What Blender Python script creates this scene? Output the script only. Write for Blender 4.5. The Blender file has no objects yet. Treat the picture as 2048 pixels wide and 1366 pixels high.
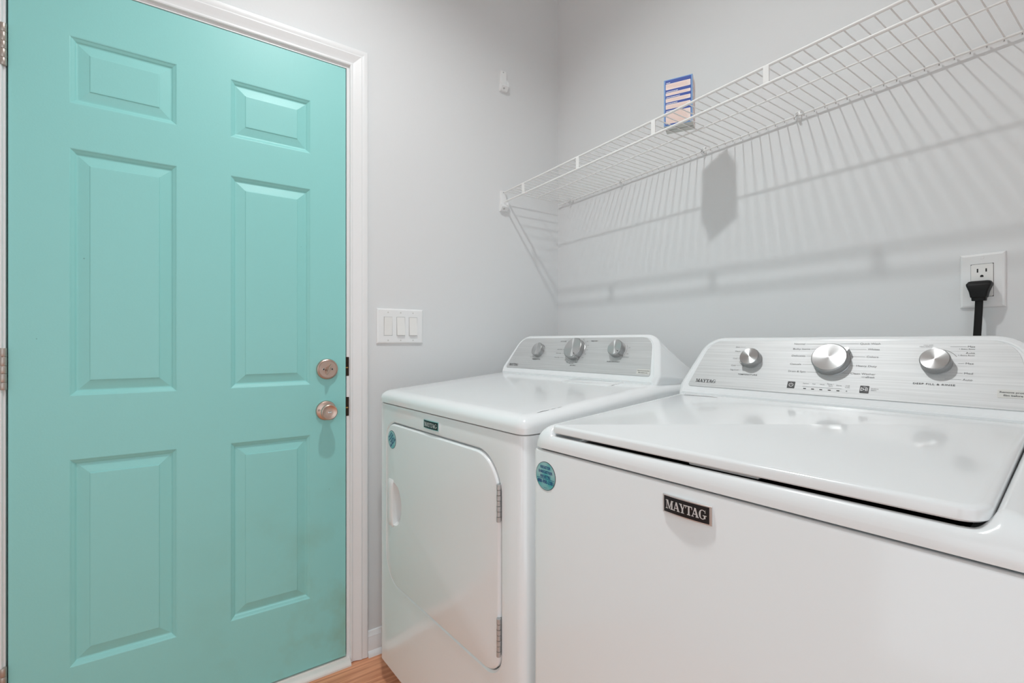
import bpy, bmesh, math, random
from mathutils import Vector, Matrix
random.seed(7)
S = bpy.context.scene
C = S.collection
R = math.radians

# ------------------------------------------------------------------ camera, world, exposure
CAM = Vector((1.656, -1.386, 1.105))
cam = bpy.data.objects.new('camera', bpy.data.cameras.new('camera'))
C.objects.link(cam)
cam.location = CAM
cam.rotation_euler = (R(90), 0, R(55.68))
cam.data.sensor_width = 36
cam.data.lens = 936 / 2048 * 36
cam.data.shift_y = 2 / 2048
cam.data.clip_start = 0.02
S.camera = cam

world = bpy.data.worlds.new('daylight')
S.world = world
world.use_nodes = True
bg = world.node_tree.nodes['Background']
bg.inputs['Color'].default_value = (0.85, 0.945, 1.0, 1)
bg.inputs['Strength'].default_value = 1.05

S.view_settings.view_transform = 'Standard'
S.view_settings.look = 'None'
S.view_settings.gamma = 1
S.view_settings.use_curve_mapping = False
S.view_settings.exposure = 0.55
S.cycles.max_bounces = 16
S.cycles.diffuse_bounces = 10
S.cycles.glossy_bounces = 6
BULB_POS = Vector((0.81, -1.07, 2.775))
LAMP_STRENGTH = 590.0
LAMP_COLOR = (0.95, 0.985, 0.99, 1)

# ------------------------------------------------------------------ materials
def lin(r, g=None, b=None):
    if g is None: g = b = r
    f = lambda c: (c / 255 / 12.92) if c / 255 <= 0.04045 else ((c / 255 + 0.055) / 1.055) ** 2.4
    return (f(r), f(g), f(b), 1)
MATS = {}
def mat(name, col, rough=0.5, metal=0.0, coat=0.0, bump=0.0, bscale=200.0, var=0.0, vscale=3.0, spec=0.5):
    if name in MATS: return MATS[name]
    m = bpy.data.materials.new(name); m.use_nodes = True; MATS[name] = m
    nt = m.node_tree; p = nt.nodes['Principled BSDF']
    p.inputs['Base Color'].default_value = col
    p.inputs['Roughness'].default_value = rough
    p.inputs['Metallic'].default_value = metal
    p.inputs['Coat Weight'].default_value = coat
    p.inputs['Coat Roughness'].default_value = 0.08
    p.inputs['Specular IOR Level'].default_value = spec
    tc = nt.nodes.new('ShaderNodeTexCoord')
    if bump:
        n = nt.nodes.new('ShaderNodeTexNoise'); n.inputs['Scale'].default_value = bscale
        n.inputs['Detail'].default_value = 3
        b = nt.nodes.new('ShaderNodeBump'); b.inputs['Strength'].default_value = bump
        b.inputs['Distance'].default_value = 0.001
        nt.links.new(tc.outputs['Object'], n.inputs['Vector'])
        nt.links.new(n.outputs['Fac'], b.inputs['Height'])
        nt.links.new(b.outputs['Normal'], p.inputs['Normal'])
    if var:
        n = nt.nodes.new('ShaderNodeTexNoise'); n.inputs['Scale'].default_value = vscale
        n.inputs['Detail'].default_value = 4
        mx = nt.nodes.new('ShaderNodeMix'); mx.data_type = 'RGBA'
        mx.inputs['A'].default_value = tuple(c * (1 - var) for c in col[:3]) + (1,)
        mx.inputs['B'].default_value = tuple(min(1, c * (1 + var)) for c in col[:3]) + (1,)
        nt.links.new(tc.outputs['Object'], n.inputs['Vector'])
        nt.links.new(n.outputs['Fac'], mx.inputs['Factor'])
        nt.links.new(mx.outputs['Result'], p.inputs['Base Color'])
    return m
WALL = mat('wall_paint', (0.725, 0.735, 0.74, 1), 0.55, bump=0.12, bscale=160, var=0.012, vscale=2.2)
CEIL = mat('ceiling_paint', (0.88, 0.88, 0.88, 1), 0.8, bump=0.1, bscale=120)
TRIM = mat('trim_paint', (0.82, 0.828, 0.832, 1), 0.32, bump=0.10, bscale=60, var=0.012, vscale=12)
ENAMEL = mat('white_enamel', (0.858, 0.878, 0.886, 1), 0.19, coat=0.6, bump=0.015, bscale=300)
PLASTIC = mat('white_plastic', (0.82, 0.828, 0.828, 1), 0.35, var=0.01)
ROCKER = mat('rocker_plastic', (0.82, 0.815, 0.795, 1), 0.3, var=0.01)
WIRE = mat('vinyl_coated_wire', (0.82, 0.82, 0.81, 1), 0.4, var=0.03, vscale=30)
DARK = mat('dark_recess', (0.01, 0.01, 0.01, 1), 0.6, var=0.1)
GREYDARK = mat('grey_print', lin(70), 0.5, var=0.03)
GREYMID = mat('grey_print_light', lin(112), 0.5, var=0.03)
BLACKGLOSS = mat('black_gloss', (0.008, 0.008, 0.010, 1), 0.2, var=0.05)
BLACKRUB = mat('black_rubber', (0.006, 0.006, 0.006, 1), 0.5, bump=0.05, spec=0.25)
CHROME = mat('chrome_edge', (0.8, 0.8, 0.8, 1), 0.22, metal=1.0, var=0.02)
NICKEL = mat('satin_nickel', lin(205, 180, 167), 0.36, metal=1.0, var=0.03, vscale=40)
HINGE = mat('aged_hinge_metal', lin(185, 174, 165), 0.35, metal=0.7, var=0.10, vscale=60)
STRIKE = mat('tarnished_strike_metal', lin(60, 48, 40), 0.4, metal=0.8, var=0.4, vscale=90)
GREYSCREW = mat('screw_metal', (0.5, 0.5, 0.5, 1), 0.35, metal=0.5, var=0.05)
LETTERSILVER = mat('silver_print', lin(215), 0.3, metal=0.3, var=0.02)
NAVY = mat('navy_print', lin(25, 60, 130), 0.5, var=0.03)
RIMRED = mat('sticker_rim', lin(60, 40, 60), 0.5, var=0.1)

def brushed(name, col, rough, streak):
    m = bpy.data.materials.new(name); m.use_nodes = True
    nt = m.node_tree; p = nt.nodes['Principled BSDF']
    p.inputs['Metallic'].default_value = 0.4; p.inputs['Roughness'].default_value = rough
    tc = nt.nodes.new('ShaderNodeTexCoord'); mp = nt.nodes.new('ShaderNodeMapping')
    mp.inputs['Scale'].default_value = (5, 330, 330)
    n = nt.nodes.new('ShaderNodeTexNoise'); n.inputs['Scale'].default_value = 1.0; n.inputs['Detail'].default_value = 5
    rp = nt.nodes.new('ShaderNodeValToRGB')
    rp.color_ramp.elements[0].position = 0.3; rp.color_ramp.elements[1].position = 0.7
    rp.color_ramp.elements[0].color = tuple(c * (1 - streak) for c in col[:3]) + (1,)
    rp.color_ramp.elements[1].color = tuple(min(1, c * (1 + streak)) for c in col[:3]) + (1,)
    b = nt.nodes.new('ShaderNodeBump'); b.inputs['Strength'].default_value = 0.08; b.inputs['Distance'].default_value = 0.0005
    L = nt.links.new
    L(tc.outputs['Object'], mp.inputs['Vector']); L(mp.outputs['Vector'], n.inputs['Vector'])
    L(n.outputs['Fac'], rp.inputs['Fac']); L(rp.outputs['Color'], p.inputs['Base Color'])
    L(n.outputs['Fac'], b.inputs['Height']); L(b.outputs['Normal'], p.inputs['Normal'])
    return m
BRUSHED = brushed('brushed_steel_film', (0.62, 0.625, 0.625, 1), 0.52, 0.09)
BRUSHED_DRYER = brushed('brushed_steel_film_grey', (0.60, 0.605, 0.605, 1), 0.50, 0.08)

def spun(name, col, rough, aniso):
    m = bpy.data.materials.new(name); m.use_nodes = True
    nt = m.node_tree; p = nt.nodes['Principled BSDF']
    p.inputs['Base Color'].default_value = col
    p.inputs['Metallic'].default_value = 1; p.inputs['Roughness'].default_value = rough
    p.inputs['Anisotropic'].default_value = aniso
    t = nt.nodes.new('ShaderNodeTangent'); t.direction_type = 'RADIAL'; t.axis = 'Z'
    nt.links.new(t.outputs['Tangent'], p.inputs['Tangent'])
    return m
SPUN = spun('spun_aluminium', (0.56, 0.565, 0.565, 1), 0.30, 0.93)
KNOBSIDE = mat('knob_side_metal', (0.42, 0.42, 0.42, 1), 0.3, metal=0.9, var=0.15, vscale=200)

# painted steel door: flat teal with scuffs and grime low on the latch side
def door_paint():
    m = bpy.data.materials.new('teal_door_paint'); m.use_nodes = True
    nt = m.node_tree; p = nt.nodes['Principled BSDF']; L = nt.links.new
    p.inputs['Roughness'].default_value = 0.42
    geo = nt.nodes.new('ShaderNodeTexCoord')
    n1 = nt.nodes.new('ShaderNodeTexNoise'); n1.inputs['Scale'].default_value = 1.6; n1.inputs['Detail'].default_value = 5
    mx = nt.nodes.new('ShaderNodeMix'); mx.data_type = 'RGBA'
    mx.inputs['A'].default_value = (0.280, 0.650, 0.620, 1); mx.inputs['B'].default_value = (0.300, 0.680, 0.655, 1)
    L(geo.outputs['Object'], n1.inputs['Vector']); L(n1.outputs['Fac'], mx.inputs['Factor'])
    # grime: noise, limited to the handled latch edge and kick area
    n2 = nt.nodes.new('ShaderNodeTexNoise'); n2.inputs['Scale'].default_value = 7; n2.inputs['Detail'].default_value = 8
    L(geo.outputs['Object'], n2.inputs['Vector'])
    sx = nt.nodes.new('ShaderNodeSeparateXYZ'); L(geo.outputs['Object'], sx.inputs['Vector'])
    mz = nt.nodes.new('ShaderNodeMapRange'); mz.inputs['From Min'].default_value = 0.75; mz.inputs['From Max'].default_value = 0.05
    L(sx.outputs['Z'], mz.inputs['Value'])
    my = nt.nodes.new('ShaderNodeMapRange'); my.inputs['From Min'].default_value = -1.45; my.inputs['From Max'].default_value = -0.95
    L(sx.outputs['Y'], my.inputs['Value'])
    mu = nt.nodes.new('ShaderNodeMath'); mu.operation = 'MULTIPLY'; L(mz.outputs['Result'], mu.inputs[0]); L(my.outputs['Result'], mu.inputs[1])
    rp = nt.nodes.new('ShaderNodeMapRange'); rp.inputs['From Min'].default_value = 0.48; rp.inputs['From Max'].default_value = 0.8
    L(n2.outputs['Fac'], rp.inputs['Value'])
    mu2 = nt.nodes.new('ShaderNodeMath'); mu2.operation = 'MULTIPLY'; L(mu.outputs[0], mu2.inputs[0]); L(rp.outputs['Result'], mu2.inputs[1])
    mg = nt.nodes.new('ShaderNodeMix'); mg.data_type = 'RGBA'
    mg.inputs['B'].default_value = (0.26, 0.42, 0.30, 1)
    L(mu2.outputs[0], mg.inputs['Factor']); L(mx.outputs['Result'], mg.inputs['A'])
    # tiny dark specks
    v = nt.nodes.new('ShaderNodeTexVoronoi'); v.inputs['Scale'].default_value = 9; L(geo.outputs['Object'], v.inputs['Vector'])
    lt = nt.nodes.new('ShaderNodeMath'); lt.operation = 'LESS_THAN'; lt.inputs[1].default_value = 0.016
    L(v.outputs['Distance'], lt.inputs[0])
    mk = nt.nodes.new('ShaderNodeMath'); mk.operation = 'MULTIPLY'; mk.inputs[1].default_value = 0.45; L(lt.outputs[0], mk.inputs[0])
    ms = nt.nodes.new('ShaderNodeMix'); ms.data_type = 'RGBA'; ms.inputs['B'].default_value = (0.05, 0.16, 0.15, 1)
    L(mk.outputs[0], ms.inputs['Factor']); L(mg.outputs['Result'], ms.inputs['A'])
    L(ms.outputs['Result'], p.inputs['Base Color'])
    nb = nt.nodes.new('ShaderNodeTexNoise'); nb.inputs['Scale'].default_value = 220; L(geo.outputs['Object'], nb.inputs['Vector'])
    b = nt.nodes.new('ShaderNodeBump'); b.inputs['Strength'].default_value = 0.12; b.inputs['Distance'].default_value = 0.001
    L(nb.outputs['Fac'], b.inputs['Height']); L(b.outputs['Normal'], p.inputs['Normal'])
    return m
TEAL = door_paint()

def wood():
    m = bpy.data.materials.new('laminate_oak'); m.use_nodes = True
    nt = m.node_tree; p = nt.nodes['Principled BSDF']; L = nt.links.new
    p.inputs['Roughness'].default_value = 0.35
    tc = nt.nodes.new('ShaderNodeTexCoord'); oi = nt.nodes.new('ShaderNodeObjectInfo')
    ad = nt.nodes.new('ShaderNodeVectorMath'); ad.operation = 'ADD'
    L(tc.outputs['Object'], ad.inputs[0]); L(oi.outputs['Location'], ad.inputs[1])
    mp = nt.nodes.new('ShaderNodeMapping'); mp.inputs['Scale'].default_value = (110, 4, 1)
    n = nt.nodes.new('ShaderNodeTexNoise'); n.inputs['Scale'].default_value = 1; n.inputs['Detail'].default_value = 6; n.inputs['Distortion'].default_value = 0.6
    rp = nt.nodes.new('ShaderNodeValToRGB')
    rp.color_ramp.elements[0].position = 0.3; rp.color_ramp.elements[0].color = lin(196, 122, 86)
    rp.color_ramp.elements[1].position = 0.62; rp.color_ramp.elements[1].color = lin(238, 170, 130)
    L(ad.outputs[0], mp.inputs['Vector']); L(mp.outputs['Vector'], n.inputs['Vector'])
    L(n.outputs['Fac'], rp.inputs['Fac']); L(rp.outputs['Color'], p.inputs['Base Color'])
    return m
WOOD = wood()

def sticker_mat():
    m = bpy.data.materials.new('holographic_sticker'); m.use_nodes = True
    nt = m.node_tree; p = nt.nodes['Principled BSDF']; L = nt.links.new
    p.inputs['Roughness'].default_value = 0.3; p.inputs['Metallic'].default_value = 0.3
    tc = nt.nodes.new('ShaderNodeTexCoord')
    n = nt.nodes.new('ShaderNodeTexNoise'); n.inputs['Scale'].default_value = 28; n.inputs['Detail'].default_value = 1
    rp = nt.nodes.new('ShaderNodeValToRGB')
    rp.color_ramp.elements[0].position = 0.35; rp.color_ramp.elements[0].color = lin(88, 188, 190)
    rp.color_ramp.elements[1].position = 0.7; rp.color_ramp.elements[1].color = lin(180, 215, 215)
    L(tc.outputs['Object'], n.inputs['Vector']); L(n.outputs['Fac'], rp.inputs['Fac']); L(rp.outputs['Color'], p.inputs['Base Color'])
    return m
STICKER = sticker_mat()

# ------------------------------------------------------------------ object helpers
def obj(name, bm, m, parent=None, smooth=None, mats=None):
    me = bpy.data.meshes.new(name); bm.to_mesh(me); bm.free()
    for mm in (mats or [m]): me.materials.append(mm)
    if smooth is not None:
        for p in me.polygons: p.use_smooth = True
        me.set_sharp_from_angle(angle=R(smooth))
    o = bpy.data.objects.new(name, me); C.objects.link(o)
    if parent: o.parent = parent
    return o
def link_copy(src, name, parent=None, loc=None):
    o = src.copy(); o.name = name; C.objects.link(o); o.parent = parent
    if loc is not None: o.location = loc
    return o
def thing(name, label, cat, loc=(0, 0, 0), rotz=0, group=None):
    o = bpy.data.objects.new(name, None); C.objects.link(o)
    o.empty_display_size = 0.05
    o.location = loc; o.rotation_euler = (0, 0, rotz)
    tag(o, label, cat, group); return o
def tag(o, label, cat, group=None):
    o['label'] = label; o['category'] = cat
    if group: o['group'] = group
    return o
def struct(o, label=None, cat=None):
    o['kind'] = 'structure'
    if label: o['label'] = label
    if cat: o['category'] = cat
    return o
def root(name, label, cat):
    return struct(thing(name, label, cat))
def BM(): return bmesh.new()
def box(bm, a, b, bev=0, seg=2):
    vs = [bm.verts.new((x, y, z)) for x in (a[0], b[0]) for y in (a[1], b[1]) for z in (a[2], b[2])]
    f = [bm.faces.new([vs[i] for i in q]) for q in ((0, 1, 3, 2), (4, 6, 7, 5), (0, 4, 5, 1), (2, 3, 7, 6), (0, 2, 6, 4), (1, 5, 7, 3))]
    bmesh.ops.recalc_face_normals(bm, faces=f)
    if bev:
        es = list({e for q in f for e in q.edges})
        bmesh.ops.bevel(bm, geom=es, offset=bev, segments=seg, profile=0.5, affect='EDGES')
    return vs
def tube(bm, pts, r, n=8, cap=True):
    pts = [Vector(p) for p in pts]; rings = []
    for i, p in enumerate(pts):
        if i == 0: d = pts[1] - p
        elif i == len(pts) - 1: d = p - pts[i - 1]
        else: d = (pts[i + 1] - p).normalized() + (p - pts[i - 1]).normalized()
        d.normalize()
        u = d.cross(Vector((0, 0, 1)))
        if u.length < 1e-3: u = d.cross(Vector((1, 0, 0)))
        u.normalize(); v = d.cross(u)
        rings.append([bm.verts.new(p + (u * math.cos(2 * math.pi * k / n) + v * math.sin(2 * math.pi * k / n)) * r) for k in range(n)])
    for a, b in zip(rings, rings[1:]):
        for k in range(n): bm.faces.new((a[k], a[(k + 1) % n], b[(k + 1) % n], b[k]))
    if cap:
        bm.faces.new(rings[0]); bm.faces.new(list(reversed(rings[-1])))
    bmesh.ops.recalc_face_normals(bm, faces=bm.faces[:])
def lathe(bm, prof, n=48, M=None, wob=None):
    """prof: list of (radius, height); axis is +Z, mapped by M."""
    M = M or Matrix()
    rings = []
    for i, (r, h) in enumerate(prof):
        if r < 1e-6: rings.append([bm.verts.new(M @ Vector((0, 0, h)))]); continue
        ring = []
        for k in range(n):
            rr = r + (wob(i, k) if wob else 0)
            a = 2 * math.pi * k / n
            ring.append(bm.verts.new(M @ Vector((rr * math.cos(a), rr * math.sin(a), h))))
        rings.append(ring)
    fs = []
    for a, b in zip(rings, rings[1:]):
        for k in range(n):
            k2 = (k + 1) % n
            if len(a) == 1 and len(b) == 1: continue
            if len(a) == 1: fs.append(bm.faces.new((a[0], b[k], b[k2])))
            elif len(b) == 1: fs.append(bm.faces.new((a[k], a[k2], b[0])))
            else: fs.append(bm.faces.new((a[k], a[k2], b[k2], b[k])))
    bmesh.ops.recalc_face_normals(bm, faces=fs)
def loft(bm, rings, cap0=True, cap1=True):
    rr = [[bm.verts.new(p) for p in ring] for ring in rings]
    n = len(rr[0])
    for a, b in zip(rr, rr[1:]):
        for k in range(n): bm.faces.new((a[k], a[(k + 1) % n], b[(k + 1) % n], b[k]))
    if cap0: bm.faces.new(list(reversed(rr[0])))
    if cap1: bm.faces.new(rr[-1])
    bmesh.ops.recalc_face_normals(bm, faces=bm.faces[:])
    return rr
def rpoly(pts, rad, seg=8):
    """rounded polygon; pts CCW 2d; rad per point"""
    out = []; n = len(pts)
    for i, p in enumerate(pts):
        p = Vector(p); a = Vector(pts[i - 1]); b = Vector(pts[(i + 1) % n]); r = rad[i] if hasattr(rad, '__len__') else rad
        if r <= 0: out.append(p); continue
        da = (a - p).normalized(); db = (b - p).normalized()
        ang = math.acos(max(-1, min(1, da.dot(db))))
        t = r / math.tan(ang / 2)
        c = p + (da + db).normalized() * (r / math.sin(ang / 2))
        s = p + da * t - c; e = p + db * t - c
        a0 = math.atan2(s.y, s.x); a1 = math.atan2(e.y, e.x)
        d = (a1 - a0 + math.pi) % (2 * math.pi) - math.pi
        for k in range(seg + 1): out.append(c + Vector((math.cos(a0 + d * k / seg), math.sin(a0 + d * k / seg))) * r)
    return out
def inset(poly, d):
    """offset a closed CCW 2d polygon inwards by d"""
    n = len(poly); out = []
    for i in range(n):
        p = Vector(poly[i]); a = Vector(poly[i - 1]); b = Vector(poly[(i + 1) % n])
        e1 = (p - a); e2 = (b - p)
        if e1.length < 1e-9: e1 = e2
        if e2.length < 1e-9: e2 = e1
        n1 = Vector((-e1.y, e1.x)).normalized(); n2 = Vector((-e2.y, e2.x)).normalized()
        m = n1 + n2
        m = m / max(1e-6, m.dot(n1)) if m.length > 1e-6 else n1
        out.append(p + m * d)
    return out
def fill_holes(bm, loops):
    es = []
    for lp in loops:
        vs = [bm.verts.new(p) for p in lp]
        es += [bm.edges.new((vs[i], vs[(i + 1) % len(vs)])) for i in range(len(vs))]
    return bmesh.ops.triangle_fill(bm, use_beauty=True, use_dissolve=False, edges=es)

# flat lettering collected as polygons in (x, t) coordinates
class Ink:
    def __init__(s): s.polys = []
    def quad(s, *p): s.polys.append([Vector((q[0], q[1])) for q in p])
    def rect(s, x0, y0, x1, y1): s.quad((x0, y0), (x1, y0), (x1, y1), (x0, y1))
    def line(s, a, b, w):
        a = Vector(a); b = Vector(b); d = (b - a).normalized(); u = Vector((-d.y, d.x)) * w / 2
        s.quad(a - u, b - u, b + u, a + u)
    def arc(s, c, r, a0, a1, w, n=16):
        for k in range(n):
            t0 = R(a0 + (a1 - a0) * k / n); t1 = R(a0 + (a1 - a0) * (k + 1) / n)
            f = lambda rr, t: (c[0] + rr * math.cos(t), c[1] + rr * math.sin(t))
            s.quad(f(r - w / 2, t0), f(r + w / 2, t0), f(r + w / 2, t1), f(r - w / 2, t1))
    _cache = {}
    def text(s, txt, x0, x1, y, h, bold=0.0, rot=0.0, piv=None, spacing=1.0):
        """fit txt between x0 and x1 on baseline y with cap height h"""
        key = (txt, bold, spacing)
        if key not in Ink._cache:
            cu = bpy.data.curves.new('t', 'FONT'); cu.body = txt; cu.size = 1; cu.resolution_u = 3; cu.offset = bold; cu.space_character = spacing
            to = bpy.data.objects.new('t', cu); C.objects.link(to)
            bpy.context.view_layer.update()
            me = bpy.data.meshes.new_from_object(to.evaluated_get(bpy.context.evaluated_depsgraph_get()))
            vs = [v.co.copy() for v in me.vertices]; fs = [list(p.vertices) for p in me.polygons]
            bpy.data.objects.remove(to); bpy.data.curves.remove(cu); bpy.data.meshes.remove(me)
            Ink._cache[key] = (vs, fs)
        vs, fs = Ink._cache[key]
        mn = min(v.x for v in vs); mxx = max(v.x for v in vs)
        sx = (x1 - x0) / (mxx - mn); sy = h / 0.70
        for f in fs:
            q = [Vector((x0 + (vs[i].x - mn) * sx, y + vs[i].y * sy)) for i in f]
            if rot:
                c, sn = math.cos(R(rot)), math.sin(R(rot)); pv = Vector(piv)
                q = [pv + Vector(((p - pv).x * c - (p - pv).y * sn, (p - pv).x * sn + (p - pv).y * c)) for p in q]
            s.polys.append(q)
    def build(s, name, m, parent, to3d, h=0.0004):
        bm = BM()
        for q in s.polys:
            try: bm.faces.new([bm.verts.new(to3d(p.x, p.y, h)) for p in q])
            except ValueError: pass
        return obj(name, bm, m, parent)

# slab-serif wordmark, drawn stroke by stroke
GL = {
 'M': (1.22, [[(0,0),(.36,0),(.36,.09),(0,.09)], [(.13,0),(.23,0),(.23,1),(.13,1)], [(0,.91),(.3,.91),(.3,1),(0,1)],
       [(.14,1),(.40,1),(.68,.02),(.54,.02)], [(.54,.02),(.66,.02),(1.0,1),(.88,1)], [(.86,0),(1.1,0),(1.1,1),(.86,1)],
       [(.85,.91),(1.22,.91),(1.22,1),(.85,1)], [(.76,0),(1.22,0),(1.22,.09),(.76,.09)]]),
 'A': (1.04, [[(.09,0),(.19,0),(.54,.95),(.44,1)], [(.38,1),(.62,1),(.98,0),(.71,0)], [(.24,.27),(.78,.27),(.75,.36),(.27,.36)],
       [(0,0),(.32,0),(.32,.09),(0,.09)], [(.60,0),(1.04,0),(1.04,.09),(.60,.09)]]),
 'Y': (1.0, [[(.08,1),(.35,1),(.64,.42),(.40,.42)], [(.78,1),(.89,1),(.62,.42),(.52,.42)], [(.40,0),(.64,0),(.64,.46),(.40,.46)],
       [(0,.91),(.44,.91),(.44,1),(0,1)], [(.64,.91),(1.0,.91),(1.0,1),(.64,1)], [(.28,0),(.76,0),(.76,.09),(.28,.09)]]),
 'T': (.96, [[(0,.90),(.96,.90),(.96,1),(0,1)], [(0,.66),(.06,.66),(.13,.90),(0,.90)], [(.90,.66),(.96,.66),(.96,.90),(.83,.90)],
       [(.36,0),(.60,0),(.60,.95),(.36,.95)], [(.24,0),(.72,0),(.72,.09),(.24,.09)]]),
}
def _g():
    q = []
    n = 26
    for k in range(n):
        a0 = R(48 + 272 * k / n); a1 = R(48 + 272 * (k + 1) / n)
        def th(a): return 0.10 + 0.15 * max(0, -math.cos(a)) ** 1.2
        def po(a, inner):
            rx, ry = (0.48, 0.52) if not inner else (0.48 - th(a), 0.52 - 0.085)
            return (0.49 + rx * math.cos(a), 0.5 + ry * math.sin(a))
        q.append([po(a0, True), po(a0, False), po(a1, False), po(a1, True)])
    q += [[(.68,.04),(.90,.10),(.90,.42),(.68,.42)], [(.54,.36),(1.04,.36),(1.04,.45),(.54,.45)], [(.80,.68),(.88,.66),(.88,1.0),(.82,1.0)]]
    return (1.04, q)
GL['G'] = _g()
def wordmark(ink, x0, x1, y, h):
    gap = 0.03; w = sum(GL[c][0] for c in 'MAYTAG') + gap * 5 - 0.45
    sx = (x1 - x0) / w; x = 0
    kern = {1: -0.06, 2: -0.14, 3: -0.06, 4: -0.14, 5: -0.05}
    for i, ch in enumerate('MAYTAG'):
        x += kern.get(i, 0)
        for q in GL[ch][1]: ink.polys.append([Vector((x0 + (x + p[0]) * sx, y + p[1] * h)) for p in q])
        x += GL[ch][0] + gap

# ================================================================== THE ROOM
RX, RY0, RZ = 2.44, -3.0, 2.745
DY0, DY1, DZ0, DZ1 = -1.762, -0.950, 0.026, 2.048        # door slab edges
OY0, OY1, OZ1 = -1.790, -0.930, 2.070                      # rough opening in the wall

fl = BM(); box(fl, (-0.1, RY0 - 3.5, -0.08), (RX + 1.2, 0.1, -0.012))
floor = struct(obj('floor', fl, mat('subfloor', (0.46, 0.40, 0.34, 1), 0.8, var=0.1)), 'orange oak laminate floor of long planks', 'floor')
pw, pl = 0.128, 1.21
pm = BM(); box(pm, (0, 0, -0.012), (pw - 0.0006, pl - 0.0008, 0.0), 0.0006, 1)
proto = None; k = 0
nx = int((RX + 1.1) / pw) + 1
for i in range(nx):
    y = RY0 - 0.35 * (i * 0.37 % 1) * pl
    while y < 0:
        x0 = i * pw
        if proto is None:
            proto = obj('plank', pm, WOOD, floor); proto.location = (x0, y, 0)
        else:
            link_copy(proto, 'plank', floor, (x0, y, 0))
        y += pl

w = BM()
box(w, (-0.12, RY0, 0), (0, OY0, RZ)); box(w, (-0.12, OY1, 0), (0, 0, RZ)); box(w, (-0.12, OY0, OZ1), (0, OY1, RZ))
struct(obj('wall_left', w, WALL), 'pale grey painted wall holding the teal door', 'wall')
w = BM(); box(w, (-0.12, 0, 0), (RX + 0.12, 0.12, RZ))
struct(obj('wall_back', w, WALL), 'pale grey painted wall behind the washer and dryer', 'wall')
w = BM()   # unseen doorway, widened so daylight fills the left wall
box(w, (RX, -1.05, 0), (RX + 0.12, 0, RZ)); box(w, (RX, RY0, 0), (RX + 0.12, -2.85, RZ)); box(w, (RX, -2.85, 2.30), (RX + 0.12, -1.05, RZ))
struct(obj('wall_right', w, WALL), 'pale grey painted wall with an unseen doorway widened for fill light', 'wall')
w = BM()   # unseen opening, added and sized to let in soft fill light
box(w, (-0.12, RY0 - 0.12, 0), (1.35, RY0, RZ)); box(w, (2.05, RY0 - 0.12, 0), (RX + 0.12, RY0, RZ)); box(w, (1.35, RY0 - 0.12, 2.04), (2.05, RY0, RZ))
struct(obj('wall_front', w, WALL), 'pale grey painted wall with an opening added for fill light, facing the appliances', 'wall')
w = BM(); cx0, cx1, cy0, cy1 = BULB_POS.x - 0.066, BULB_POS.x + 0.066, BULB_POS.y - 0.066, BULB_POS.y + 0.066
box(w, (-0.12, RY0 - 0.12, RZ), (cx0, 0.12, RZ + 0.1)); box(w, (cx1, RY0 - 0.12, RZ), (RX + 0.12, 0.12, RZ + 0.1)); box(w, (cx0, RY0 - 0.12, RZ), (cx1, cy0, RZ + 0.1)); box(w, (cx0, cy1, RZ), (cx1, 0.12, RZ + 0.1))
struct(obj('ceiling', w, CEIL), 'flat white ceiling', 'ceiling')

# baseboards
def baseboard(name, label, a, b, nrm):
    """a,b 2d end points on the wall, nrm 2d normal into the room"""
    prof = [(0, 0), (0.022, 0), (0.021, 0.008), (0.016, 0.016), (0.0125, 0.019), (0.0125, 0.058), (0.0105, 0.063), (0.0105, 0.068), (0.007, 0.074), (0.0045, 0.083), (0.0, 0.085)]
    bm = BM(); rings = []
    for e in (a, b): rings.append([(e[0] + nrm[0] * d, e[1] + nrm[1] * d, z) for d, z in prof])
    loft(bm, rings)
    struct(obj(name, bm, TRIM, smooth=25), label, 'baseboard')
baseboard('baseboard_left', 'white moulded baseboard between the door casing and the corner', (0, -0.877), (0, -0.0), (1, 0))
baseboard('baseboard_back', 'white moulded baseboard along the wall behind the appliances', (0.022, 0), (RX, 0), (0, -1))

# ------------------------------------------------------------------ door casing, jamb, threshold
tr = root('trim_1', 'white moulded casing and jamb around the teal door', 'door casing')
cprof = [(0, 0), (0, 0.007), (0.0015, 0.0095), (0.005, 0.0105), (0.009, 0.0100), (0.0105, 0.0085), (0.013, 0.0090), (0.022, 0.0108), (0.033, 0.0145), (0.040, 0.0165), (0.0435, 0.0160), (0.0445, 0.0145), (0.047, 0.0150), (0.059, 0.0170), (0.064, 0.0165), (0.066, 0.0140), (0.066, 0)]
ci0, ci1, ciz = -1.7705, -0.9370, 2.0605
cprof = [(t * 0.0595 / 0.066, h) for t, h in cprof]
def leg(side):
    bm = BM(); a = []; b = []
    for t, h in cprof:
        y = ci1 + t if side > 0 else ci0 - t
        a.append((h, y, 0.002)); b.append((h, y, ciz + t))
    loft(bm, [a, b]); return obj('casing_leg', bm, TRIM, tr, smooth=25)
leg(1); leg(-1)
bm = BM(); a = []; b = []
for t, h in cprof: a.append((h, ci0 - t, ciz + t)); b.append((h, ci1 + t, ciz + t))
loft(bm, [a, b]); obj('casing_head', bm, TRIM, tr, smooth=25)
for (y0, y1, st) in ((DY1 + 0.0030, OY1, 1), (OY0, DY0 - 0.0045, -1)):
    bm = BM(); box(bm, (-0.12, y0, 0.0), (0.0005, y1, OZ1 - 0.0), 0.0008, 1)
    if st > 0: box(bm, (-0.085, y0 - 0.013, 0.0), (-0.0475, y0 + 0.002, OZ1))
    else: box(bm, (-0.085, y1 - 0.002, 0.0), (-0.0475, y1 + 0.0145, OZ1))
    obj('jamb', bm, TRIM, tr)
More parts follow.
